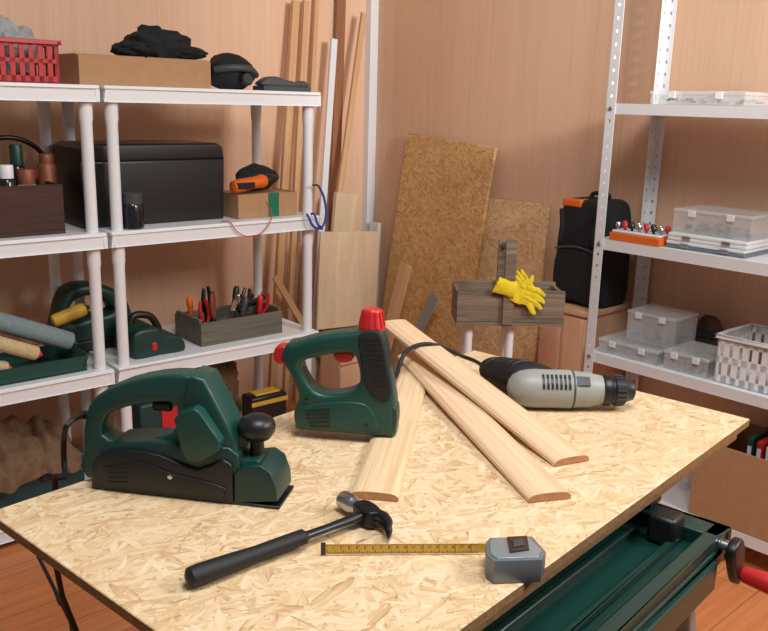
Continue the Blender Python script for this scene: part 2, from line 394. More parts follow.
# --- tier 2, unit A : dark crate with jars
x1, w_, h_ = SA.fit(-30, 66, 236, 186, .05, z2)
w_ = min(w_, SW-x1-.085)
cr = thing('wooden_crate', 'dark brown wooden crate of jars on the middle shelf at far left', 'crate', SA.w(x1, .05, z2), SA.a)
MB().b2((0, 0, 0), (w_, .3, .012)).build('bottom', m_crate, cr)
for y in (0, .288): MB().b2((0, y, .012), (w_, y+.012, h_)).build('side_panel', m_crate, cr, .002)
for x in (0, w_-.012): MB().b2((x, .012, .012), (x+.012, .288, h_)).build('end_panel', m_crate, cr, .002)
def jar(label, name, fr, x, y, z, r, h, mb, mc, cap=.25, grp=None):
    o = thing(name, label, 'jar', fr.w(x, y, z), fr.a, grp)
    MB().lathe([(r*.9, 0), (r, .006), (r, h*(1-cap)-.01), (r*.75, h*(1-cap))], n=20).build('body', mb, o)
    MB().lathe([(r*.8, h*(1-cap)), (r*.82, h-.004), (r*.74, h)], n=20).build('cap', mc, o); return o
zc = z2+.013
jar('milky jar with dull red lid in the dark wooden crate', 'jar', SA, SA.h(27, 185, .12)[0], .12, zc, .032, h_+.03, m_wglass, m_copper)
jar('dark bottle with white cap at the left end of the dark crate', 'bottle', SA, SA.h(6, 185, .12)[0], .11, zc, .026, h_+.045, m_glassd, m_white, .2)
jar('copper coloured can standing in the dark crate nearest its right end', 'can', SA, SA.h(47, 185, .2)[0], .19, zc, .029, h_+.07, m_copper, m_copper, .12)
jar('tall dark bottle behind the red lidded jar in the crate', 'bottle', SA, SA.h(18, 185, .2)[0], .195, zc, .024, h_+.10, m_glassd, m_green2, .25)
g = thing('cable_coil', 'loop of dark cable arching above the dark wooden crate', 'cable', SA.w(SA.h(8, 160, .255)[0], .262, zc), SA.a)
MB().tube([(.14*math.cos(a), .006*math.sin(3*a), .14+.13*math.sin(a)) for a in [math.pi*k/12-.6 for k in range(18)]], .008, 10).build('loop', m_black, g)
# --- tier 2, unit B: black toolbox
x1, w_, h_ = SB.fit(110, 228, 224, 143, .13, z2)
x1 = -.050
w_ = SB.h(226, 222, .10)[0]-x1
tb = thing('toolbox', 'large black plastic toolbox on the middle shelf behind the white posts', 'toolbox', SB.w(x1, .10, z2), SB.a)
MB().poly([[(.006, 0), (w_-.006, 0), (w_, h_*.80), (0, h_*.80)]], .0, .25, .010, 4).build('body', m_black, tb)
lid = MB().poly([[(0, h_*.79), (w_, h_*.79), (w_-.006, h_*.95), (w_-.03, h_), (.03, h_), (.006, h_*.95)]], .0, .25, .010, 4).build('lid', m_black, tb)
xa, wa, ha = SB.fit(119, 146, 227, 193, .03, z2)
g = thing('pot', 'small dark glass pot standing in front of the black toolbox', 'pot', SB.w(max(xa+wa/2, .095), .048, z2), SB.a)
r = wa*.5*.78
MB().lathe([(r*.9, 0), (r, .004), (r, ha*.62), (r*.85, ha*.72)]).build('body', m_glassd, g)
MB().lathe([(r*.93, ha*.7), (r*.95, ha*.97), (r*.85, ha)]).build('lid', m_dgrey, g)
xa, wa, ha = SB.fit(240, 313, 219, 193, .05, z2)
xa = max(xa, x1+w_+.012)
wa = SW-.065-xa
bx = thing('cardboard_box', 'small cardboard box with green tape on the middle shelf', 'box', SB.w(xa, .06, z2), SB.a)
crate_mesh(MB(), wa, .16, ha, .004).build('body', m_card, bx)
MB().b2((wa*.5, -.0015, 0), (wa*.68, -.0002, ha)).build('tape_strip', m_seal, bx)
MB().b2((.004, .004, ha-.012), (wa-.004, .156, ha-.004)).build('lid_flap', m_card, bx)
g = thing('rotary_tool', 'orange and black rotary tool lying on the small cardboard box', 'power tool', SB.w(xa+.012, .085, z2+ha+.030), SB.a)
MB().lathe([(.012, -.045), (.022, -.04), (.025, -.01), (.022, .06), (.026, .09), (.02, .105)], (0.02, 0, 0), (1, .1, .12)).build('housing', m_orange, g)
MB().lathe([(.02, 0), (.022, .02), (.012, .05), (.006, .06)], (.125, .011, .012), (1, .1, .12)).build('nose', m_black, g)
MB().b2((-.015, -.026, -.012), (.06, -.018, .012)).build('grip_pad', m_black, g, .003)
g = thing('tool_pouch', 'black rounded tool pouch on the small cardboard box right of the orange tool', 'pouch', SB.w(xa+wa*.62, .19, z2+ha), SB.a)
MB().blob((0, 0, .042), (.09, .036, .052), .16, 1.8, 12, .001).build('body', m_fabric, g)
MB().tube([(-.07, -.02, .04), (-.02, -.040, .05), (.05, -.038, .03)], .006).build('strap', m_dgrey, g)
g = thing('hand_clamp', 'blue handled wire clamp hanging off the right end of the middle shelf', 'clamp', SB.w(SW-.045, -.02, z2), SB.a)
MB().tube([(0, .015, .008), (.0, -.004, .01), (.012, -.012, -.03), (.035, -.012, -.035), (.05, -.01, .01), (.045, -.004, .065), (.03, .0, .10)], .0045).build('handle', m_blue, g)
MB().tube([(-.02, .015, .008), (-.03, -.006, .005), (-.01, -.014, -.035), (.03, -.014, -.045)], .0045).build('handle', m_blue, g)
MB().tube([(.03, 0, .10), (.02, .004, .115), (-.0, .01, .115)], .004).build('jaw', m_dsteel, g)
g = thing('thin_wire', 'thin red wire drooping over the front edge of the middle shelf', 'wire', SB.w(0, 0, z2), SB.a)
xs = [SB.h(u, 220, -.006)[0] for u in (272, 268, 258, 246, 236, 230)]
MB().tube([(xs[0], .035, .06), (xs[0], -.004, .02), (xs[1], -.008, -.02), (xs[2], -.008, -.05), (xs[3], -.008, -.052), (xs[4], -.008, -.03), (xs[5], -.006, .003), (xs[5]-.02, .02, .004)], .0018, 6).build('strand', m_red, g)
# --- tier 3, unit A: paint rollers and tray
x1 = SA.h(-40, 385, .05)[0]; x2 = SA.h(84, 372, .04)[0]; L = min(x2-x1, SW-.085-x1)
tr = thing('paint_tray', 'green plastic paint tray on the lower shelf at far left', 'paint tray', SA.w(x1, .035, z1), SA.a)
MB().poly([[(0, 0), (L, 0), (L+.02, .055), (L+.012, .055), (L-.008, .008), (.006, .008), (-.012, .055), (-.02, .055)]], 0, .19, .002, 1).build('pan', m_green, tr)
for y in (0, .186): MB().b2((-.01, y, .0), (L+.01, y+.004, .05)).build('side', m_green, tr)
def roller(label, fr, u1, v1, u2, v2, y1, y2, r, mn, mh):
    a1 = fr.h(u1, v1, y1); a2 = fr.h(u2, v2, y2)
    p = V((a1[0], y1, a1[1])); q = V((a2[0], y2, a2[1]))
    o = thing('paint_roller', label, 'paint roller', fr.w(0, 0, 0), fr.a, 'paint rollers in the green tray')
    d = q-p; Ln = d.length; dn = d.normalized()
    MB().lathe([(r*.5, 0), (r*.9, .004), (r, .012), (r, Ln-.012), (r*.9, Ln-.004), (r*.5, Ln)], p, d, 24).build('sleeve', mn, o)
    MB().lathe([(r*.55, 0), (r*.55, .005), (r*.3, .006), (r*.3, .012)], q-dn*.0005, d, 16).build('end_cap', mh, o)
    return o
roller('grey blue nap paint roller lying highest in the green tray', SA, -14, 318, 72, 342, .12, .10, .031, m_rollg, m_green)
roller('beige nap paint roller lying in front in the green tray', SA, -14, 340, 38, 354, .055, .05, .023, m_rollb, m_red)
roller('short yellow roller at the right end of the green tray', SA, 52, 322, 86, 308, .17, .16, .022, m_yelp, m_black)
roller('pinkish nap paint roller stub at the bottom left of the tray', SA, -24, 364, 8, 368, .07, .07, .02, m_rollb, m_red)
x1 = SA.h(58, 350, .24)[0]
g = thing('sander', 'dark green and black power tool behind the yellow roller', 'power tool', SA.w(x1, .245, z1), SA.a)
wq = .27
MB().poly([catm([(0, .0), (wq, .0), (wq+.01, .10), (wq-.03, .19), (wq*.5, .235), (.05, .22), (.01, .13)], 4), catm([(.05, .11), (wq*.5, .12), (wq-.06, .13), (wq*.55, .19), (.07, .18)][::-1], 4)], 0, .10, .02).build('body', m_green2, g)
MB().b2((.0, -.010, 0), (wq, .11, .04)).build('base', m_black, g, .006)
MB().b2((.03, -.006, .05), (.06, .0, .075)).build('switch', m_red, g, .003)
# --- tier 3, unit B
xb = SB.h(184, 350, .06)[0]
g = thing('tool_case', 'dark green plastic tool case with red latch on the lower shelf', 'tool case', SB.w(.085, .05, z1), SB.a)
ww = xb-.085
MB().poly([catm([(0, 0), (ww*.5, 0), (ww, 0), (ww-.01, .05), (ww*.6, .075), (.08, .10), (0, .09)], 3)], 0, .17, .012).build('body', m_green2, g)
MB().b2((ww*.32, -.005, .022), (ww*.42, .004, .05)).build('latch', m_red, g, .003)
MB().tube([(.02, .09, .08), (.04, .09, .13), (.10, .09, .12), (.13, .09, .07)], .013).build('handle', m_black, g)
x1, w_, h_ = SB.fit(203, 284, 346, 318, .05, z1)
w_ = min(w_, SW-.07-x1)
cr = thing('tool_crate', 'grey weathered open crate of hand tools on the lower shelf', 'crate', SB.w(x1, .06, z1), SB.a)
D = .2
MB().b2((0, 0, 0), (w_, D, .01)).build('bottom', m_gcrate, cr)
for y in (0, D-.012): MB().b2((0, y, .01), (w_, y+.012, h_)).build('side_panel', m_gcrate, cr, .002)
for x in (0, w_-.012): MB().b2((x, .012, .01), (x+.012, D-.012, h_+.012)).build('end_panel', m_gcrate, cr, .002)
def pliers(label, x, y, rot, tilt, mat, sc=1.0):
    o = thing('pliers', label, 'pliers', SB.w(x1+x, .06+y, z1+.02), SB.a, 'pliers in the grey crate')
    R = Matrix.Rotation(rot, 3, 'Z') @ Matrix.Rotation(tilt, 3, 'Y')
    for s in (-1, 1):
        MB().tube([R @ V(p)*sc for p in ((s*.006, 0, .06), (s*.020, 0, .09), (s*.022, 0, .13), (s*.014, 0, .165))], [.005*sc, .008*sc, .008*sc, .006*sc]).build('handle', mat, o)
    MB().tube([R @ V(p)*sc for p in ((0, 0, .0), (0, 0, .03), (0, 0, .062))], [.006*sc, .012*sc, .011*sc], sm=2).build('jaw', m_dsteel, o)
pliers('red handled pliers sticking up nearest the left end of the grey crate', .055, .05, .2, -.15, m_red, .85)
pliers('black handled pliers beside the leftmost red pair in the grey crate', .10, .13, .5, -.05, m_black, 1.0)
pliers('red handled pliers leaning at the right end of the grey crate', w_-.06, .08, -.3, .25, m_red, .8)
pliers('dark red handled pliers second from the left in the grey crate', .085, .06, .9, -.12, m_copper, 1.0)
pliers('dull steel handled pliers standing toward the right end of the grey crate', w_-.10, .14, .3, .3, m_dsteel, .85)
def screwdriver(label, x, y, rot, tilt, mat, sc=1):
    o = thing('screwdriver', label, 'screwdriver', SB.w(x1+x, .06+y, z1+.02), SB.a, 'screwdrivers in the grey crate')
    ax = Matrix.Rotation(rot, 3, 'Z') @ Matrix.Rotation(tilt, 3, 'Y') @ V((0, 0, 1))
    MB().cyl((0, 0, 0), ax*.065*sc, .003).build('shaft', m_steel, o)
    MB().lathe([(.006, .06*sc), (.011, .07*sc), (.009, .085*sc), (.012, .10*sc), (.012, .125*sc), (.007, .135*sc)], (0, 0, 0), ax, 14).build('handle', mat, o)
screwdriver('grey handled screwdriver standing in the grey crate', w_*.5, .04, 0, .3, m_dgrey)
screwdriver('black handled screwdriver standing in the grey crate', w_*.62, .16, .4, .3, m_black, 1.1)
screwdriver('red handled screwdriver standing in the grey crate', w_*.76, .04, .2, .1, m_red, .95)
screwdriver('orange handled screwdriver standing in the grey crate', w_*.12, .14, .2, -.1, m_orange, 1.0)
g = thing('adjustable_wrench', 'steel adjustable wrench lying across the top of the grey crate', 'wrench', SB.w(x1+w_*.42, .06+.1, z1+h_+.030), SB.a)
MB().bar((-.01, -.09, 0), (.11, .07, .012), .02, .008).build('handle', m_steel, g, .002)
MB().poly([catm([(-.03, -.01), (.0, -.022), (.03, -.012), (.012, 0), (.03, .014), (0, .024), (-.03, .012)], 3)], -.006, .006, .002, M=Matrix.Translation((.12, .08, .013)) @ Matrix.Rotation(.9, 4, 'Z')).build('jaw', m_steel, g)
g = thing('grip_pliers', 'black locking grip tool lying over the right part of the grey crate', 'clamp', SB.w(x1+w_*.64, .06+.06, z1+h_+.012), SB.a)
MB().tube([(-.04, -.02, .0), (.0, 0, .02), (.06, .02, .018), (.10, .03, .03)], [.008, .013, .014, .009]).build('body', m_black, g)
MB().tube([(-.03, .03, -.004), (.01, .02, .03), (.05, .03, .04)], [.007, .009, .008]).build('lever', m_dsteel, g)
# --- floor tier
x1 = SA.h(-40, 490, .07)[0]
g = thing('storage_case', 'dark teal plastic case on the bottom shelf at far left', 'case', SA.w(x1, .07, z0), SA.a)
wq = SW-.09-x1; zt = SA.h(40, 462, .07)[1]-z0
MB().b2((0, 0, 0), (wq, .29, zt*.72)).build('body', m_teal, g, .012, 3)
lid = MB().b2((-.006, -.006, zt*.73), (wq+.006, .296, zt)).build('lid', m_teal, g, .012, 3)
MB().b2((wq*.62, -.016, zt*.6), (wq*.76, -.0065, zt*.84)).build('latch', m_black, lid, .003)
zs = SA.h(40, 402, .19)[1]-z0-zt
g = thing('burlap_sack', 'crumpled brown burlap sack draped over the teal case at far left', 'sack', SA.w(x1, .07, z0+zt+.004), SA.a)
def drape(u, v):
    x = .03+u*(wq-.05)
    n1 = noise.noise(V((u*3.2, v*2.5, 1.7))); n2 = noise.noise(V((u*8, v*6, 4.2))); fold = math.sin(u*34+3*n1+v*3)
    if v < .72:
        q = v/.72; y = .27-q*.275
        z = zs*(.55+.45*n1)*math.sin(math.pi*min(1, max(0, q*.93+.035)))**.6*(math.sin(math.pi*min(.97, max(.03, u)))**.45)+.018*n2+.010*fold
        return V((x+.010*n2, y, max(.003, z)))
    q = (v-.72)/.28
    return V((x+.008*n2, -.022-.010*fold*q-.012*q-.006*n2, .004-q*(.06+.03*n1)))
o = MB().sheet(drape, 90, 60).build('cloth', m_burlap, g, ang=80)
m_ = o.modifiers.new('solid', 'SOLIDIFY'); m_.thickness = .003; m_.offset = 1
g = thing('burlap_sack', 'brown burlap sack on the bottom shelf behind the green planer', 'sack', SB.w(SB.h(226, 410, .14)[0]-.01, .26, z0+.012), SB.a)
MB().blob((0, 0, .14), (.13, .075, .2), .28, 2.4, 33, 0, 64).wrinkle(.02, 14, 5).wrinkle(.010, 34, 2).build('cloth', m_burlap, g)
xa = SB.h(138, 425, .08)[0]
g = thing('charger_case', 'teal box with a red panel seen through the planer handle', 'box', SB.w(xa, .06, z0), SB.a)
zt = SB.h(150, 404, .06)[1]-z0
MB().b2((0, 0, 0), (.16, .11, zt)).build('body', m_teal, g, .01)
MB().b2((.08, -.004, zt*.55), (.14, .0, zt*.9)).build('panel', m_red, g, .001)
xa = SB.h(252, 400, .05)[0]; xb = min(SB.h(287, 400, .05)[0], SW-.075); zt = SB.h(270, 395, .05)[1]-z0
g = thing('charger', 'black case with yellow trim on the bottom shelf behind the nail gun', 'case', SB.w(xa, .05, z0), SB.a)
wq = xb-xa
MB().b2((0, 0, 0), (wq, .08, zt)).build('body', m_black, g, .008)
MB().b2((-.002, -.004, zt*.84), (wq+.002, -.0004, zt*.92)).build('trim', m_yelp, g, .001)
MB().b2((wq*.15, .01, zt+.0004), (wq*.85, .06, zt+.010)).build('lid', m_yelp, g, .003)
# ------------------------------------------------------------------ boards and strips in the corner
def leanboard(name, label, cat, fr, TL, TR, BL, off, lean, t, mat, group=None, short=False):
    tn = math.tan(rad(lean)); zt = fr.h(*TL, -off)[1]
    p = fr.w(0, -off, zt); n = (fr.y - V((0, 0, tn))).normalized()
    a, b, c = hit(*TL, p, n), hit(*TR, p, n), hit(*BL, p, n)
    up = (a-c).normalized(); rt = (b-a); rt = rt-up*rt.dot(up); wd = rt.length; rt.normalize()
    lowz = min(0, rt.z*wd)
    L = (a-c).length if short else (a.z+lowz-.004)/up.z
    m = MB().b2((0, -L, -t), (wd, 0, 0)); o = m.build(name, mat, None, .0012, 1)
    M = Matrix((rt, up, rt.cross(up))).transposed().to_4x4(); M.translation = a; o.matrix_world = M
    tag(o, label, cat, group)
    if short: return o, c, c+rt*wd
    return o
def strip(name, label, fr, top, low, wpx, off, lean, t, mat, group=None, cat='batten'):
    h = wpx/2
    return leanboard(name, label, cat, fr, (top[0]-h, top[1]), (top[0]+h, top[1]), (low[0]-h, low[1]), off, lean, t, mat, group)
leanboard('chipboard_sheet', 'tall brown chipboard sheet leaning on the wall behind the wood planks', 'board', WR, (407, 133), (497, 137), (381, 318), .04, 5, .016, m_osbd)
leanboard('chipboard_sheet', 'shorter paler chipboard sheet leaning beside the tall brown sheet', 'board', WR, (478, 197), (549, 201), (468, 330), .024, 3, .014, m_osbm)
G = 'long battens standing in the corner'
strip('wood_batten', 'pine batten standing nearest the white shelf unit in the corner', WL, (297, 0), (277, 330), 7, .06, 2.6, .02, m_batten, G)
strip('wood_batten', 'thin pine batten second from the white shelf unit in the corner', WL, (307, 0), (290, 330), 5, .045, 2.2, .02, m_batten, G)
strip('wood_batten', 'pine strip leaning left of the white metal profile', WL, (318, -10), (303, 300), 4, .03, 1.8, .015, m_batten, G)
strip('metal_profile', 'white metal profile standing among the wooden battens in the corner', WL, (335, 38), (323, 220), 6, .085, 2.6, .012, m_wmetal, None, 'profile')
strip('wood_batten', 'wide brown batten standing in the wall corner', WL, (342, -10), (335, 230), 9, .026, .8, .016, m_batdark, G)
strip('wood_batten', 'slanted brown batten crossing to the corner trim', WL, (365, 12), (341, 190), 5, .090, 2, .014, m_batten, G)
strip('wood_offcut', 'short whitish wood offcut standing behind the pale plywood', WL, (348, 192), (344, 240), 22, .17, 2, .022, m_ply, None, 'board')
o, ca, cb_ = leanboard('plywood_sheet', 'pale plywood sheet standing on a wooden crate beside the white shelf', 'board', WL, (321, 232), (380, 236), (317, 330), .28, 2, .012, m_ply, None, True)
mid_ = (ca+cb_)/2; lx = (mid_-WL.o).dot(WL.x); ly = (mid_-WL.o).dot(WL.y); hz = min(ca.z, cb_.z)-.003
g = thing('wooden_crate', 'light wooden crate on the floor under the pale plywood sheet', 'crate', WL.w(lx-.12, ly-.10, 0), WL.a)
for k in range(3): MB().b2((0, 0, hz*(k/3)+.004), (.22, .012, hz*((k+1)/3)-.006)).build('slat', m_cab, g, .002)
MB().b2((0, .0125, 0), (.22, .14, hz)).build('body', m_cab, g, .002)
strip('plastic_pipe', 'short white plastic pipe end behind the pale plywood', WR, (374, 222), (373, 250), 9, .06, 2, .02, m_white, None, 'pipe')
strip('wood_batten', 'short pine strip leaning left of the brown chipboard', WR, (406, 262), (392, 318), 12, .2, 6, .012, m_batten)
strip('metal_strip', 'short grey metal strip leaning over the foot of the brown chipboard', WR, (437, 292), (417, 333), 11, .2, 8, .004, m_gpaint, None, 'strip')
strip('wood_batten', 'short thin pine strip slanting behind the nail gun', WL, (277, 279), (300, 318), 7, .19, 1.5, .012, m_batten)
# ------------------------------------------------------------------ right hand side: cabinet, backpack, stand, tote
xa = WR.h(538, 330, -.30)[0]; zt = WR.h(575, 304, -.22)[1]
g = thing('low_cabinet', 'low wooden cabinet against the wall under the black backpack', 'cabinet', WR.w(xa, -.30, 0), WR.a)
wq = 1.50-xa
MB().b2((0, .015, .03), (wq, .285, zt-.02)).build('body', m_cab, g, .002)
MB().b2((-.008, 0, zt-.02), (wq+.008, .287, zt)).build('top', m_cab, g, .003)
for k in range(2):
    d = MB().b2((wq*k/2+.006, .002, .05), (wq*(k+1)/2-.006, .0148, zt-.03)).build('door', m_cab, g, .002)
    MB().lathe([(.006, 0), (.006, .012), (.012, .018), (.008, .026)], (wq/2+(-.05 if k == 0 else .05), .0015, zt*.5), (0, -1, 0)).build('knob', m_steel, d)
xa, wq, hq = WR.fit(550, 604, 304, 200, -.22, zt+.002)
g = thing('tool_backpack', 'black tool backpack with orange trim standing on the low cabinet', 'backpack', WR.w(xa, -.22, zt+.002), WR.a)
MB().poly([catm([(0.01, 0), (wq*.5, 0), (wq-.01, 0), (wq, hq*.4), (wq-.01, hq*.85), (wq-.04, hq), (wq*.5, hq), (.04, hq), (.01, hq*.85), (0, hq*.4)], 4)], 0, .16, .025, 4).build('body', m_fabric, g)
fp = MB().poly([catm([(.03, .02), (wq*.5, .015), (wq-.03, .02), (wq-.03, hq*.5), (wq*.5, hq*.55), (.03, hq*.5)], 4)], -.03, .02, .012).build('front_pocket', m_fabric, g)
MB().tube([(.03, -.032, hq*.53), (wq*.5, -.034, hq*.57), (wq-.03, -.032, hq*.53)], .004).build('zip', m_dgrey, fp)
MB().b2((wq*.1, -.004, hq*.93), (wq*.45, .05, hq*1.006)).build('orange_trim', m_orange, g, .006)
MB().tube([(wq*.35, .09, hq-.005), (wq*.4, .09, hq+.02), (wq*.65, .09, hq+.02), (wq*.7, .09, hq-.005)], .008).build('handle', m_fabric, g)
for s in (0, 1):
    f_ = lambda x: wq-x if s else x
    MB().tube([(f_(.03), -.012, hq*.9), (f_(.05), -.03, hq*.75), (f_(.045), -.03, hq*.6)], .009).build('strap', m_fabric, g)
TBZ = .70
pa = P(456, 325, TBZ); pb = P(563, 327, TBZ)
TF = Fr(pa.xy, math.degrees(math.atan2(pb.y-pa.y, pb.x-pa.x))); TWd = (pb-pa).length
st = thing('side_stand', 'pale stand with round legs under the wooden tool tote', 'stand', TF.w(0, 0, 0), TF.a)
MB().b2((.02, .03, TBZ-.008), (TWd-.10, .15, TBZ-.001)).build('top', m_oldw, st, .002)
for x in (.048, .185):
    for y in (.045, .130): MB().lathe([(.0135, 0), (.0135, TBZ-.05), (.0145, TBZ-.045), (.0145, TBZ-.0085)], (x, y, 0), n=18).build('leg', m_white, st)
tt = thing('tool_tote', 'weathered wooden tool tote with upright handle boards on the pale stand', 'tool tote', TF.w(0, 0, TBZ), TF.a)
hq = TF.h(480, 290, 0)[1]-TBZ; hp = TF.h(508, 240, 0)[1]-TBZ
MB().b2((0, 0, 0), (TWd, .16, .012)).build('bottom', m_oldw, tt)
for y in (0, .148): MB().b2((0, y, .0125), (TWd, y+.012, hq)).build('side_panel', m_oldw, tt, .002)
for x in (0, TWd-.014): MB().b2((x, .012, .0125), (x+.014, .148, hq*.92)).build('end_panel', m_oldw, tt, .002)
xm = TF.h(508, 300, 0)[0]
for y in (-.014, .134): MB().b2((xm-.018, y, .006), (xm+.018, y+.013, hp if y < 0 else hp*.93)).build('upright', m_oldw, tt, .002)
MB().cyl((xm, 0, hp-.025), (xm, .14, hp*.93-.02), .011).build('handle', m_oldw, tt)
# yellow gloves: flat limp hands lying over the front panel
def glove(label, u, v, y, flip, rot, sc, droop):
    gx, gz = TF.h(u, v, y)
    gl = thing('work_glove', label, 'glove', TF.w(gx, y, gz), TF.a, None)
    m = MB(); s = -1 if flip else 1
    m.blob((0, 0, 0), (.050, .009, .042), .12, 2.2, 4)
    for k in range(4):
        zz = .031-k*.0205; ln = (.046, .058, .052, .038)[k]; fan = (1.5-k)*.006
        m.tube([(.020*s, -.001, zz*.85), (.048*s, -.002, zz), ((.048+ln*.55)*s, -.003-.001*k, zz+fan*.6-droop*.5), ((.048+ln)*s, -.003, zz+fan-droop)], [.0118, .0114, .0106, .0055], 12, 5)
    m.tube([(.0, -.002, .026), (.010*s, -.004, .050), (.028*s, -.005, .068)], [.0130, .0118, .005], 12, 5)
    m.tube([(-.02*s, .0, .0), (-.055*s, .002, -.002), (-.098*s, .004, .0)], [.032, .031, .033], 18, 6)
    R = Matrix.Rotation(rot, 3, 'Y')
    for q in m.bm.verts:
        q.co.y *= .36
        q.co = (R @ q.co)*sc
    m.wrinkle(.004, 40, 3); m.wrinkle(.0022, 90, 6)
    m.build('hand', m_yel, gl)
glove('bright yellow work glove draped over the front of the wooden tool tote', 520, 293, -.017, False, .34, .84, .016)
glove('second yellow glove standing up behind the first one in the tool tote', 526, 286, .030, True, .85, .56, .0)
# ------------------------------------------------------------------ steel rack
RK = Fr((.707, 2.898), -47); RL, RD = 1.0, .32
RT = [.10, .554, .95, 1.395]; RLIP = .034
rk = thing('steel_rack', 'white perforated steel rack with three visible shelves on the right', 'shelving rack', RK.w(0, 0, 0), RK.a)
for x, sx in ((0, 1), (RL, -1)):
    for y, sy in ((0, 1), (RD, -1)):
        m = MB(); t = .002; wf = .036; H = 2.0
        for (dx, dy) in ((1, 0), (0, 1)):
            for a, b in ((0, .39), (.61, 1.0)):
                p = (x+sx*(wf*a if dx else 0), y+sy*(wf*a if dy else 0), 0); q = (x+sx*(wf*b if dx else t), y+sy*(wf*b if dy else t), H)
                m.b2(p, q)
            for k in range(50):
                z = k*.04
                p = (x+sx*(wf*.38 if dx else 0), y+sy*(wf*.38 if dy else 0), z); q = (x+sx*(wf*.62 if dx else t), y+sy*(wf*.62 if dy else t), z+.030)
                m.b2(p, q)
        m.build('post', m_wmetal, rk)
for z in RT:
    m = MB().b2((.003, .003, z+RLIP/2-.002), (RL-.003, RD-.003, z+RLIP/2))
    for a, b in (((.003, .003), (RL-.003, .006)), ((.003, RD-.006), (RL-.003, RD-.003)), ((.003, .003), (.006, RD-.003)), ((RL-.006, .003), (RL-.003, RD-.003))):
        m.b2((*a, z-RLIP/2), (*b, z+RLIP/2))
    m.build('shelf', m_wmetal, rk, .002)
    for x in (.02, RL-.02):
        MB().lathe([(.007, 0), (.007, .004), (.004, .006)], (x, -.0005, z), (0, -1, 0), 10).build('bolt', m_steel, rk)
rz = [z+RLIP/2+.0008 for z in RT]
def organizer(label, u1, u2, vb, vt, y, z, d, fill=None, group='clear plastic organizers on the steel rack'):
    xa, wq, hq = RK.fit(u1, u2, vb, vt, y, z)
    o = thing('organizer_box', label, 'organizer', RK.w(xa, y, z), RK.a, group)
    hq = max(hq, .03)
    crate_mesh(MB(), wq, d, hq-.012, .003).build('body', m_clear, o)
    MB().b2((-.003, -.003, hq-.0115), (wq+.003, d+.003, hq)).build('lid', m_clearl, o, .003)
    q = MB()
    for k in range(1, 4): q.b2((wq*k/4-.001, .006, .005), (wq*k/4+.001, d-.006, hq-.016))
    q.build('divider', m_clear, o)
    if fill:
        q = MB(); rr = random.Random(int(u1))
        for k in range(26):
            q.box((rr.uniform(.02, wq-.02), rr.uniform(.015, d-.015), .008+rr.uniform(0, .010)), (.022, .008, .007), rr.uniform(0, 3))
        tag(q.build('contents', fill, o), None, None, None, 'stuff')
    for k in (.25, .75): MB().b2((wq*k-.012, -.009, hq-.022), (wq*k+.012, -.004, hq-.002)).build('latch', m_wmetal, o, .001)
    return o, xa, wq, hq
organizer('flat clear organizer box on the top shelf of the steel rack', 650, 744, 104, 91, .08, rz[3], .2, m_dgrey)
xa, wq, hq = RK.fit(606, 660, 246, 232, .015, rz[2])
bt = thing('bit_tray', 'orange tray of router bits at the left of the middle rack shelf', 'tray', RK.w(xa+.01, .012, rz[2]), RK.a)
wq -= .012
MB().b2((0, 0, 0), (wq, .10, .026)).build('tray', m_orange, bt, .003)
MB().b2((.006, .006, .0265), (wq-.006, .094, .034)).build('insert', m_wmetal, bt, .002)
for j in range(2):
    for k in range(7):
        x, y = wq*(k+.5)/7, .03+j*.04
        mb_ = (m_steel, m_red, m_dsteel)[(k+j) % 3]
        tag(MB().lathe([(.004, .0345), (.004, .042), (.009, .044), (.009, .055), (.005, .060)], (x, y, 0), n=12).build('bit', mb_, bt), ('steel bit', 'red bit', 'dark steel bit')[(k+j) % 3])
xa, wq, hq = RK.fit(666, 746, 256, 236, .05, rz[2])
zz = rz[2]
for k, (lb, mb_) in enumerate((('lower of two flat grey cases on the middle rack shelf', m_gsil), ('upper of two flat grey cases, directly under the clear organizer', m_wmetal))):
    fl = thing('case', lb, 'case', RK.w(xa+.004*k, .04, zz), RK.a, None)
    MB().b2((0, 0, 0), (wq, .23, .012)).build('body', mb_, fl, .003)
    ld = MB().b2((0, 0, .0125), (wq, .23, .024)).build('lid', m_wmetal, fl, .003)
    for q in (.25, .75): MB().b2((wq*q-.014, -.005, .006), (wq*q+.014, -.0002, .018)).build('latch', m_steel, ld, .001)
    zz += .0246
organizer('clear organizer box resting on the two flat grey cases', 672, 750, 234, 212, .06, zz, .18, m_copper)
# lower shelf
o, xA, wA, hA = organizer('wide clear organizer box at the left of the lower rack shelf', 597, 656, 366, 344, .03, rz[1], .22, m_gpaint)
organizer('narrow clear organizer box right of the wide one on the lower rack shelf', 662, 706, 378, 354, .03, rz[1], .18, m_dsteel)
organizer('clear organizer box stacked on the wide box on the lower rack shelf', 626, 674, 336, 314, .08, rz[1]+hA+.001, .15, m_dgrey)
xa = RK.h(690, 352, .25)[0]
g = thing('tool_pouch', 'small dark brown pouch behind the narrow organizer on the lower rack shelf', 'pouch', RK.w(xa+.050, .272, rz[1]), RK.a)
MB().blob((0, 0, .065), (.058, .030, .08), .1, 1.6, 6, 0).build('body', m_crate, g); MB().bar((-.04, -.034, .09), (.04, -.034, .09), .005, .03).build('flap', m_fabric, g, .002)
xa, wq, hq = RK.fit(713, 782, 384, 340, .03, rz[1])
basket('plastic_basket', 'white slotted plastic basket on the lower rack shelf at the right edge', RK.w(xa, .03, rz[1]), RK.a, wq, .22, hq, m_white, 7, 8, 2, .31, .16, .82, .010)
g0 = RK.h(692, 480, .01)
bx = thing('cardboard_box', 'large open cardboard box under the lower rack shelf', 'box', RK.w(g0[0], .01, rz[0]), RK.a)
wq = .42; hq = RK.h(720, 446, .01)[1]-rz[0]
crate_mesh(MB(), wq, .28, hq, .005).build('body', m_card, bx)
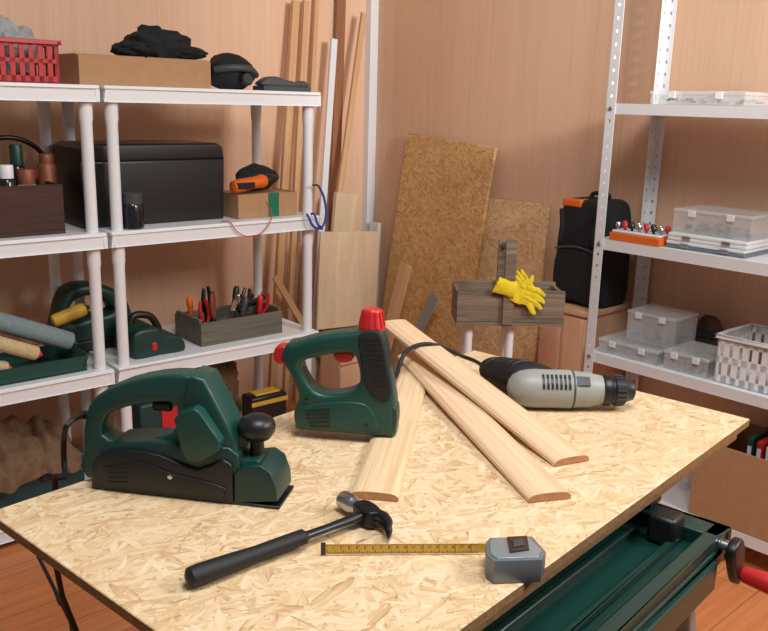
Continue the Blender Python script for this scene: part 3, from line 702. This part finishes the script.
MB().bar((-.003, .14, hq-.002), (-.05, .14, hq-.06), .27, .004).build('flap', m_card, bx)
for k, (mm, lb) in enumerate(((m_green, 'green folder standing in the large open cardboard box'), (m_red, 'red folder standing in the large open cardboard box'), (m_white, 'white folder standing in the large open cardboard box'), (m_blue, 'blue folder standing in the large open cardboard box'))):
    xx = RK.h(748, 440, .12)[0]-g0[0]+.02+k*.03
    b = thing('folder', lb, 'folder', bx.location+RK.x*xx+RK.y*.06+V((0, 0, .006)), RK.a)
    MB().b2((0, 0, 0), (.018, .19, hq+.03-.008*k)).build('cover', mm, b, .002)
    MB().b2((.003, -.0015, .05), (.015, -.0002, hq)).build('spine_tag', m_wmetal, b)
# ------------------------------------------------------------------ workbench and table boards
CT = V((.0765, 1.274, 0)); TA = rad(49); TOP = .85
BF = Fr((CT.x, CT.y), 49)
bd = tag(MB().b2((-.56, -.31, -.015), (.56, .31, 0)).build('chipboard_tabletop', m_osb, None, .0012, 1), 'light chipboard sheet forming the table top under all the tools', 'table top')
bd.location = BF.w(0, 0, TOP); bd.rotation_euler.z = TA
bd.data.materials.append(m_osbe)
for p in bd.data.polygons:
    if abs(p.normal.z) < .5: p.material_index = 1
b2 = tag(MB().b2((-.54, -.304, -.014), (.52, .30, 0)).build('chipboard_sheet', m_osb, None, .0012, 1), 'second chipboard sheet lying directly under the table top', 'board')
b2.location = BF.w(0, 0, TOP-.0165); b2.rotation_euler.z = TA; b2.data.materials.append(m_osbe)
for p in b2.data.polygons:
    if abs(p.normal.z) < .5: p.material_index = 1
JZ = .79
wb = thing('folding_workbench', 'dark green steel folding workbench under the chipboard table top', 'workbench', BF.w(0, 0, 0), TA)
for y0, y1 in ((-.40, -.16), (.06, .26)):
    m = MB().b2((-.40, y0, JZ-.055), (.226, y1, JZ-.024))
    for a, b in (((-.40, y0), (.226, y0+.024)), ((-.40, y1-.022), (.226, y1)), ((-.40, y0), (-.37, y1)), ((.185, y0), (.226, y1))): m.b2((*a, JZ-.03), (*b, JZ))
    m.b2((-.36, y0+.050, JZ-.03), (.16, y0+.062, JZ-.012)); m.b2((-.36, y0+.112, JZ-.03), (.16, y0+.124, JZ-.012))
    for x in (-.36, .148): m.b2((x, y0+.050, JZ-.03), (x+.012, y0+.124, JZ-.012))
    m.build('jaw', m_gsteel, wb, .004, 3)
MB().b2((-.405, -.41, JZ-.075), (.17, -.4005, JZ-.03)).build('front_lip', m_gsteel, wb, .003)
for x in (-.3, .14):
    for y in (-.20, .10): MB().b2((x-.03, y-.03, JZ-.02), (x+.03, y+.03, TOP-.0310)).build('rest_block', m_black, wb, .004)
MB().lathe([(.012, 0), (.012, .010), (.009, .014)], (-.20, -.388, JZ)).build('peg', m_black, wb)
MB().b2((.142, -.350, JZ-.022), (.186, -.308, JZ+.022)).build('clamp_block', m_black, wb, .006)
MB().b2((.195, -.290, JZ+.0004), (.24, -.20, JZ+.02)).build('clamp_block', m_black, wb, .006)
for x in (-.32, .15):
    MB().b2((x-.03, -.36, JZ-.10), (x+.03, .25, JZ-.056)).build('cross_rail', m_gsteel, wb, .004)
    sx = 1 if x > 0 else -1
    MB().bar((x+sx*.045, -.335, JZ-.056), (x+sx*.09, -.43, .0), .05, .03, up=(1, 0, 0)).build('leg', m_gpaint, wb, .004)
    MB().bar((x+sx*.045, .19, JZ-.056), (x+sx*.09, .30, .0), .05, .03, up=(1, 0, 0)).build('leg', m_gpaint, wb, .004)
    MB().bar((x+sx*.07, -.38, .30), (x+sx*.07, .24, .30), .03, .04).build('brace', m_gsteel, wb, .003)
MB().bar((-.38, -.41, .17), (.21, -.41, .17), .05, .02).build('step', m_black, wb, .004)
MB().b2((.2265, -.40, JZ-.06), (.250, -.345, JZ-.006)).build('crank_bracket', m_black, wb, .006)
cx, cz = .205, JZ-.020
MB().cyl((cx, -.385, cz), (cx, -.414, cz), .010).build('screw', m_steel, wb)
ck = MB().poly([catm([(cx-.022, cz+.006), (cx, cz+.017), (cx+.019, cz+.006), (cx+.034, cz-.046), (cx+.028, cz-.060), (cx+.012, cz-.060), (cx-.014, cz-.020)], 4)], -.428, -.412, .005).build('crank', m_black, wb)
MB().lathe([(.009, 0), (.012, .005), (.0155, .04), (.017, .09), (.017, .13), (.013, .16), (.006, .166)], (cx+.018, -.4285, cz-.044), (0, -1, 0)).build('crank_handle', m_red, ck)
# ------------------------------------------------------------------ wood planks on the table
def plank(label, pa, pb, wd, t, mat):
    x = (pb-pa); L = x.length; x.normalize(); y = V((0, 0, 1)).cross(x).normalized(); z = x.cross(y)
    pr = [(-wd/2, 0), (wd/2, 0)]
    for k in range(13):
        s = 1-2*k/12; pr.append((s*wd/2, t*(.50+.50*math.sqrt(max(0, 1-abs(s)**3)))))
    o = MB().prof(pr, L).build('wood_plank', mat, None, .0006, 1)
    o.data.materials.append(m_pinee)
    for p in o.data.polygons:
        if abs(p.normal.x) > .9: p.material_index = 1
    M = Matrix((x, y, z)).transposed().to_4x4(); M.translation = pa; o.matrix_world = M
    return tag(o, label, 'plank', 'wood planks on the table')
T0 = TOP+.0006
plank('pale wood plank lying lowest, its end before the nail gun', P(374, 500, T0), P(414, 372, T0), .070, .012, m_pine)
plank('pine plank in the middle of the fan, its end nearest the tape measure', P(550, 501, T0), P(412, 358, T0+.0142), .066, .013, m_pine2)
plank('longest pinkish pine plank pointing toward the drill', P(572, 464, T0), P(394, 325, T0+.060), .066, .013, m_pine2)
# ------------------------------------------------------------------ tracing helper for the tools
class TP:
    def __init__(s, a, b, z):
        s.p = P(*a, z); q = P(*b, z); s.ang = math.atan2(q.y-s.p.y, q.x-s.p.x)
        s.d = V((math.cos(s.ang), math.sin(s.ang), 0)); s.n = V((-math.sin(s.ang), math.cos(s.ang), 0))
    def t(s, pts, off=0):
        out = []
        for u, v in pts:
            q = hit(u, v, s.p+s.n*off, s.n); out.append(((q-s.p).dot(s.d), max(q.z-s.p.z, .0005)))
        return [V((a, b, 0)) for a, b in out]
    def one(s, u, v, off=0):
        q = hit(u, v, s.p+s.n*off, s.n); return V(((q-s.p).dot(s.d), off, q.z-s.p.z))
    def w(s, l): return s.p+s.d*l[0]+s.n*l[1]+V((0, 0, l[2]))
# ------------------------------------------------------------------ electric planer
tp = TP((91, 489), (232, 505), TOP+.0006)
pl = thing('electric_planer', 'dark green electric planer with black knob on the left of the table', 'power tool', tp.p, tp.ang)
PW = .076
o1 = tp.t([(97, 470), (94, 445), (94, 420), (98, 401), (107, 389)], .05)
o2 = tp.t([(134, 376), (165, 369), (192, 368), (205, 373), (214, 388), (225, 411), (237, 438), (240, 462), (190, 474)], .055)
outer = catm(o1+o2, 2)
hole = catm(tp.t([(105, 433), (108, 418), (117, 409), (145, 402), (171, 400), (179, 405), (180, 419), (174, 431), (152, 436), (122, 440)], .030), 2)
MB().poly([outer, hole[::-1]], .020, .060, .005, 2).build('body', m_green, pl)
sweep = tp.t([(190, 375), (204, 379), (214, 398), (226, 421), (236, 442), (238, 462), (205, 466), (190, 456), (184, 440), (182, 412), (186, 390)], .014)
MB().poly([sweep], .011, .066, .005, 2).build('front_housing', m_green, pl)
low = tp.t([(92, 462), (98, 455), (126, 450), (160, 456), (196, 470), (222, 460), (232, 468), (233, 503), (91, 487)], 0)
MB().poly([[low[0], *catm(low[1:7], 2, False), low[7], low[8]]], 0, PW, .003, 2).build('base_housing', m_black, pl)
cut = tp.t([(104, 466), (140, 461), (172, 473), (214, 483), (226, 488), (224, 498), (104, 484)], 0)
bc = MB().poly([cut], -.0030, .01, .002, 2).build('belt_cover', m_black, pl)
m = MB()
for k in range(4):
    a = tp.one(108, 469+k*4.2, -.003); c = tp.one(128, 468.5+k*4.6, -.003); m.bar(a, c, .0022, .0016)
m.build('cover_rib', m_rubber, bc)
mid = tp.t([(98, 452), (110, 444), (150, 442), (190, 447), (228, 448), (238, 456), (239, 476), (98, 474)], .006)
MB().poly([mid], .006, PW-.008, .004, 2).build('lower_body', m_green2, pl)
blk = tp.t([(176, 417), (182, 411), (195, 407), (201, 410), (222, 441), (221, 449), (201, 461), (190, 459), (183, 448)], .0)
cp = MB().poly([blk], -.008, .05, .002, 2).build('chip_port', m_green, pl)
shoe = tp.t([(234, 474), (242, 467), (260, 466), (270, 473), (276, 489), (277, 502), (234, 503)], .002)
MB().poly([shoe], .002, PW-.004, .002, 2).build('front_shoe', m_green2, pl)
step = tp.t([(236, 467), (242, 459), (259, 459), (264, 467)], .02)
MB().poly([step], .014, PW-.016, .002, 2).build('knob_base', m_green, pl)
xe = tp.one(279, 503, 0).x
MB().b2((0, .002, 0.0002), (xe, PW-.003, .004)).build('sole', m_dsteel, pl, .001)
kc = tp.one(257, 427, .04)
sz = tp.one(257, 460, .04).z
kb = MB().lathe([(.015, sz-.006), (.0105, sz+.004), (.0095, kc.z-.018), (.019, kc.z-.015), (.0252, kc.z-.006), (.0262, kc.z+.003), (.0232, kc.z+.011), (.0145, kc.z+.0165), (.002, kc.z+.0185)], (kc.x, .04, 0), n=32).build('knob', m_black, pl)
c = tp.one(170, 477, -.003); MB().lathe([(.0035, -.001), (.0035, .0008), (.002, .0012)], c, (0, -1, 0), 12).build('screw', m_steel, pl)
a = tp.one(150, 408, .03)
MB().b2((a.x, .034, a.z-.006), (a.x+.03, .046, a.z+.008)).build('trigger', m_black, pl, .004)
r0 = tp.w(tp.one(97, 416, .042))
ep = P(64, 481, TOP+.0055); Wd = V((.755, -.656, 0))
cb = MB().tube([r0+tp.d*.004, r0-tp.d*.02, P(68, 424, TOP+.10), P(64, 440, TOP+.055), P(64, 462, TOP+.018), P(65, 476, TOP+.0055), ep-Wd*.012+V((0, 0, .001)), ep-Wd*.028-V((0, 0, .02)), ep-Wd*.03-V((0, 0, .2)),
           V((-.42, 1.25, .34)), P(40, 560, .36), P(54, 588, .30), P(60, 604, .22), P(72, 633, .10), V((-.33, .82, .008)), V((-.1, .7, .006))], .0042, 10).build('power_cord', m_rubber)
adopt(cb, pl)
adopt(MB().tube([r0+tp.d*.006, r0-tp.d*.012, r0-tp.d*.026], [.0085, .0075, .0055]).build('strain_relief', m_black), pl)
# ------------------------------------------------------------------ nail gun
NZ = TOP+.0006+.0126
tn = TP((298, 431), (392, 438.5), NZ)
NT_ = .046
ng = thing('nail_gun', 'green electric nail gun with red top cap standing upright at the table centre', 'power tool', tn.p, tn.ang)
o1 = tn.t([(300, 431), (295, 424), (294, 410), (299, 399), (296, 386), (290, 373), (283, 362), (282, 353), (287, 344)], .006)
o2 = tn.t([(300, 338), (322, 332), (342, 329), (356, 328), (368, 326), (383, 327), (387, 342), (391, 362), (397, 392), (398, 418)], .032)
o3 = tn.t([(395, 436), (384, 438), (340, 434.5)], .004)
outer = catm(o1+o2+o3, 3)
hole = catm(tn.t([(301, 366), (308, 359), (332, 354), (351, 353), (358, 362), (360, 382), (351, 391), (332, 394), (317, 391), (308, 382)], .008), 3)
MB().poly([outer, hole[::-1]], .0, NT_, .009, 3).build('body', m_green, ng)
kx = tn.one(372, 327, .023)
zt = tn.one(372, 309, .023).z
m = MB().lathe([(.0215, kx.z-.004), (.0215, kx.z+.002), (.0192, kx.z+.008), (.0158, zt-.004), (.0148, zt-.001), (.013, zt+.0005), (.001, zt+.0008)], (kx.x, .023, 0), n=28)
cap = m.build('top_cap', m_red, ng)
for k in range(12):
    a = 2*math.pi*k/12
    MB().bar((kx.x+math.cos(a)*.0208, .023+math.sin(a)*.0208, kx.z+.003), (kx.x+math.cos(a)*.0160, .023+math.sin(a)*.0160, zt-.003), .0034, .003, up=(math.cos(a), math.sin(a), 0)).build('cap_rib', m_red, cap)
tip = catm(tn.t([(285, 363), (277, 362), (274, 354), (277, 346), (285, 344), (291, 349), (292, 358)], .02), 4)
MB().poly([tip], .010, .036, .006, 4).build('end_knob', m_red, ng)
gp = catm(tn.t([(358, 340), (363, 332), (378, 331), (384, 345), (388, 366), (392, 392), (386, 402), (372, 396), (364, 382), (361, 360)], 0), 3)
sg = MB().poly([gp], -.003, NT_+.003, .004, 3).build('side_grip', m_grip, ng)
for k in range(10):
    a = tn.one(363+k*1.0, 340+k*5, -.003); c = tn.one(381+k*.8, 340+k*5, -.003)
    MB().bar(a, c, .0016, .0016).build('grip_rib', m_black, sg)
lo = catm(tn.t([(299, 427), (298, 414), (304, 406), (330, 402), (356, 402), (370, 408), (378, 431), (340, 431)], 0), 3)
MB().poly([lo], -.002, NT_+.002, .004, 3).build('lower_housing', m_green, ng)
ft = catm(tn.t([(380, 410), (394, 406), (397, 420), (394, 434), (384, 435)], .004), 3)
MB().poly([ft], .001, NT_-.001, .004, 3).build('nose_housing', m_green2, ng)
for k in range(5):
    a = tn.one(304+k*1.5, 411+k*3.9, -.002); c = tn.one(330, 409+k*4.3, -.002); MB().bar(a, c, .0025, .0018).build('vent_rib', m_black, ng)
tg = catm(tn.t([(334, 353), (352, 352), (353, 359), (347, 362), (338, 361)], .018), 3)
MB().poly([tg], .012, .034, .003).build('trigger', m_red, ng)
a = tn.one(387, 438, .02)
MB().b2((a.x-.010, .012, .0003), (a.x+.010, .034, .012)).build('nose', m_tape, ng, .001)
for (u, v) in ((366, 425), (306, 400)):
    c = tn.one(u, v, -.001); MB().lathe([(.003, -.001), (.003, .002), (.002, .0026)], c, (0, -1, 0), 10).build('screw', m_dsteel, ng)
# ------------------------------------------------------------------ drill (lying on its side)
DZ = TOP+.0372
A = P(521, 388, DZ); Bf = P(604, 390, DZ)
dr = thing('power_drill', 'grey and black corded power drill lying on the right of the table', 'power tool', (A.x, A.y, TOP), math.atan2(Bf.y-A.y, Bf.x-A.x))
L = (Bf-A).length; zc = DZ-TOP
MB().lathe([(.004, -.026), (.016, -.023), (.026, -.015), (.0325, -.003), (.0355, .012), (.0365, .028), (.0360, .045), (.0362, .09), (.0348, .097), (.0335, L-.045), (.0330, L-.030), (.0300, L-.02), (.026, L)], (0, 0, zc), (1, 0, 0), 36).build('motor_housing', m_grey, dr)
MB().lathe([(.0358, .0915), (.0366, .0925), (.0358, .0955)], (0, 0, zc), (1, 0, 0), 36).build('seam_ring', m_dgrey, dr)
ck = MB().lathe([(.0265, L-.006), (.0295, L-.002), (.0295, L+.009), (.0265, L+.012), (.0265, L+.016), (.0285, L+.018), (.0268, L+.036), (.0215, L+.041), (.0175, L+.053), (.010, L+.057), (.004, L+.058)], (0, 0, zc), (1, 0, 0), 36).build('chuck', m_black, dr)
m = MB()
for k in range(20):
    a = 2*math.pi*k/20; m.bar((L+.019, math.cos(a)*.0283, zc+math.sin(a)*.0283), (L+.035, math.cos(a)*.0268, zc+math.sin(a)*.0268), .0028, .0026)
m.build('chuck_rib', m_dgrey, ck)
inv = Matrix.Rotation(-dr.rotation_euler.z, 3, 'Z')
def dl(u, v, z): return inv @ (P(u, v, z)-V((A.x, A.y, TOP)))
hs = [dl(554, 381, DZ+.006), dl(536, 379, DZ+.005), dl(518, 377, DZ+.002), dl(503, 373, DZ-.001), dl(492, 370, DZ-.003), dl(486, 368, DZ-.004)]
MB().tube(hs, [.020, .0325, .0350, .0320, .0270, .018], 22, 6).build('handle', m_rubber, dr)
lo_ = [h+V((.004, -.011, -.004)) for h in hs[1:5]]
MB().tube([lo_[0]+V((.02, 0, 0))]+lo_, [.020, .0280, .0300, .0245, .0130], 20, 6).build('handle_shell', m_grey, dr)
for k in range(5):
    p = hs[2].lerp(hs[4], -.1+.24*k); rr = .0355-.0016*k
    MB().tube([p+V((-rr*.75, -.008, rr*.55)), p+V((-rr*.3, -.008, rr*.92)), p+V((rr*.3, -.002, rr*.96)), p+V((rr*.75, .01, rr*.66))], .0013, 6, 5).build('grip_rib', m_dgrey, dr)
MB().tube([dl(550, 372, DZ+.01), dl(542, 370, DZ+.01), dl(534, 369, DZ+.01)], [.008, .010, .008], 12).build('trigger', m_black, dr)
for k in range(7):
    x = .034+k*.0080
    for a in (24, 40, 56):
        y, z = -math.cos(rad(a))*.0364, math.sin(rad(a))*.0364
        MB().bar((x, y, zc+z), (x+.0042, y, zc+z), .009, .0018, up=(0, y, z)).build('vent_slot', m_black, dr)
MB().poly([[(.098, -.010), (.122, -.009), (.122, .009), (.098, .010)]], 0, .003, .001, M=Matrix.Translation((0, -.0244, zc+.0238)) @ Matrix.Rotation(rad(45), 4, 'X')).build('rating_plate', m_dgrey, dr)
he = P(486, 368, DZ-.004)
cb = MB().tube([he, P(475, 361, TOP+.026), P(462, 356, TOP+.026), P(447, 349, TOP+.046), P(430, 344, TOP+.062), P(415, 346, TOP+.062), P(405, 353, TOP+.058), P(400, 364, TOP+.040), P(396, 376, TOP+.026), P(386, 386, TOP+.022), P(360, 396, TOP+.0055), P(330, 402, TOP+.005)], .0042, 10).build('power_cord', m_rubber)
adopt(cb, dr)
# ------------------------------------------------------------------ hammer
ha = P(190, 578, TOP+.014); hb = P(368, 514, TOP+.014)
an = math.atan2(hb.y-ha.y, hb.x-ha.x); L = (hb-ha).length
hm = thing('claw_hammer', 'claw hammer with black rubber grip at the front of the table', 'hammer', (ha.x, ha.y, TOP+.0006), an)
zc = .0142
MB().lathe([(.006, -.004), (.0118, .0), (.0128, .012), (.0116, .05), (.0098, .09), (.0102, L*.50), (.0102, L*.60), (.0070, L*.615)], (0, 0, zc), (1, 0, 0), 20, (1.05, .95)).build('grip', m_rubber, hm)
MB().lathe([(.0058, L*.61), (.0054, L*.75), (.0070, L-.012), (.009, L-.005)], (0, 0, zc), (1, 0, 0), 16, (1.15, .9)).build('shaft', m_dsteel, hm)
MB().poly([catm([(L-.012, -.018), (L+.006, -.020), (L+.012, 0), (L+.009, .018), (L-.010, .020), (L-.014, 0)], 3)], 0, .023, .003, M=Matrix.Translation((0, 0, zc))).build('head', m_bsteel, hm)
MB().lathe([(.0100, .0), (.0094, .010), (.0122, .016), (.0128, .018), (.0128, .038), (.0116, .041)], (L-.001, .014, zc), (0, 1, 0), 28).build('striking_face', m_steel, hm)
for s in (-1, 1):
    MB().tube([(L-.001, -.008, zc+s*.003), (L+.004, -.026, zc+s*.0045), (L-.001, -.044, zc+s*.0052), (L-.015, -.060, zc+s*.0058)], [.0094, .0078, .0055, .0016], 12, 8).build('claw', m_dsteel, hm)
# ------------------------------------------------------------------ tape measure (lying on its side)
TH = .030; TZt = TOP+TH
cpt = P(516, 562, TOP)
tm = thing('tape_measure', 'silver tape measure with yellow blade pulled out to the left', 'tape measure', (cpt.x, cpt.y, TOP+.0006), 0)
def tl(u, v, z): q = P(u, v, z); return V((q.x-cpt.x, q.y-cpt.y, 0))
ot = [tl(u, v, TZt) for u, v in ((486, 542), (490, 538), (532, 536.5), (546, 552), (542, 560), (495, 561.5), (487, 556))]
MB().poly([ot], 0, TH, .0010, 1, M=Matrix.Translation((0, 0, TH/2))).build('case', m_gsil, tm)
cen = sum(ot, V((0, 0, 0)))/len(ot)
inn = [cen+(q-cen)*.86 for q in ot]
MB().poly([inn], 0, .0024, .0008, M=Matrix.Translation((0, 0, TH+.0002))).build('face_plate', m_face, tm)
bnd = [tl(u, v, TZt) for u, v in ((507, 540), (527, 539), (529, 552), (510, 555))]
cl = MB().poly([bnd], 0, .005, .0012, M=Matrix.Translation((0, 0, TH+.002))).build('belt_clip', m_crate, tm)
bnd = [tl(u, v, TZt) for u, v in ((512, 545), (523, 544), (524, 550), (513, 552))]
MB().poly([bnd], 0, .003, .001, M=Matrix.Translation((0, 0, TH+.0055))).build('clip_tab', m_dgrey, cl)
ta = tl(488, 552, TOP+.004); tb_ = tl(324, 553, TOP+.004)
dv = (tb_-ta); TL_ = dv.length; dn = dv.normalized(); nr = V((0, 0, 1)).cross(dn)
if nr.y > 0: nr = -nr
bl = MB().bar(ta-dn*.012+V((0, 0, .0088)), tb_+V((0, 0, .0088)), .0005, .0130).build('blade', m_tape, tm)
mk = MB()
k = 0; x = .004
while x < TL_-.012:
    hgt = .0055 if k % 10 == 0 else (.0038 if k % 5 == 0 else .0024)
    p = tb_-dn*x+nr*.0004
    mk.bar(p+V((0, 0, .0024)), p+V((0, 0, .0024+hgt)), .0005, .0005)
    mk.bar(p+V((0, 0, .0152)), p+V((0, 0, .0152-hgt*.5)), .0005, .0005)
    x += .002; k += 1
xa = -dn
Mt = Matrix((xa, V((0, 0, 1)), xa.cross(V((0, 0, 1))))).transposed().to_4x4()
for n in range(1, 22):
    if n*.01 > TL_-.02: break
    M = Mt.copy(); M.translation = tb_-dn*(.004+n*.01-.003)+nr*.0006+V((0, 0, .0106))
    mk.addmesh(text_mesh(str(n), .0055), M)
mk.build('blade_marking', m_black, bl)
MB().bar(tb_+V((0, 0, .001))+dn*.001, tb_+V((0, 0, .0175))+dn*.001, .006, .0014).build('hook', m_dsteel, tm)
# ------------------------------------------------------------------ camera, lights
cam = bpy.data.cameras.new('camera'); co = bpy.data.objects.new('camera', cam); COL.objects.link(co)
cam.sensor_fit = 'HORIZONTAL'; cam.sensor_width = 36; cam.lens = F*36/768; cam.clip_start = .02
M = CAMR.to_4x4(); M.translation = C0; co.matrix_world = M; S.camera = co
def area(loc, tgt, size, e, col):
    l = bpy.data.lights.new('area', 'AREA'); l.size = size; l.energy = e; l.color = col
    o = bpy.data.objects.new('area_light', l); COL.objects.link(o); o.location = loc
    o.rotation_euler = (V(tgt)-V(loc)).to_track_quat('-Z', 'Y').to_euler()
area((2.2, .9, 2.5), (.4, 2.3, .8), .7, 48, (1, .995, .98))
area((.30, .6, 2.95), (.25, 1.6, .9), .9, 44, (1, .995, .98))
l = bpy.data.lights.new('spot', 'SPOT'); l.energy = 240; l.spot_size = rad(42); l.spot_blend = 1; l.shadow_soft_size = .16; l.color = (1, .99, .97)
o = bpy.data.objects.new('spot_light', l); COL.objects.link(o); o.location = (1.9, .7, 2.15)
o.rotation_euler = (V((.45, 3.66, 1.8))-o.location).to_track_quat('-Z', 'Y').to_euler()
wd = bpy.data.worlds.new('world'); S.world = wd; wd.use_nodes = True
wd.node_tree.nodes['Background'].inputs[0].default_value = (1, .99, .98, 1); wd.node_tree.nodes['Background'].inputs[1].default_value = .14
S.view_settings.view_transform = 'Standard'
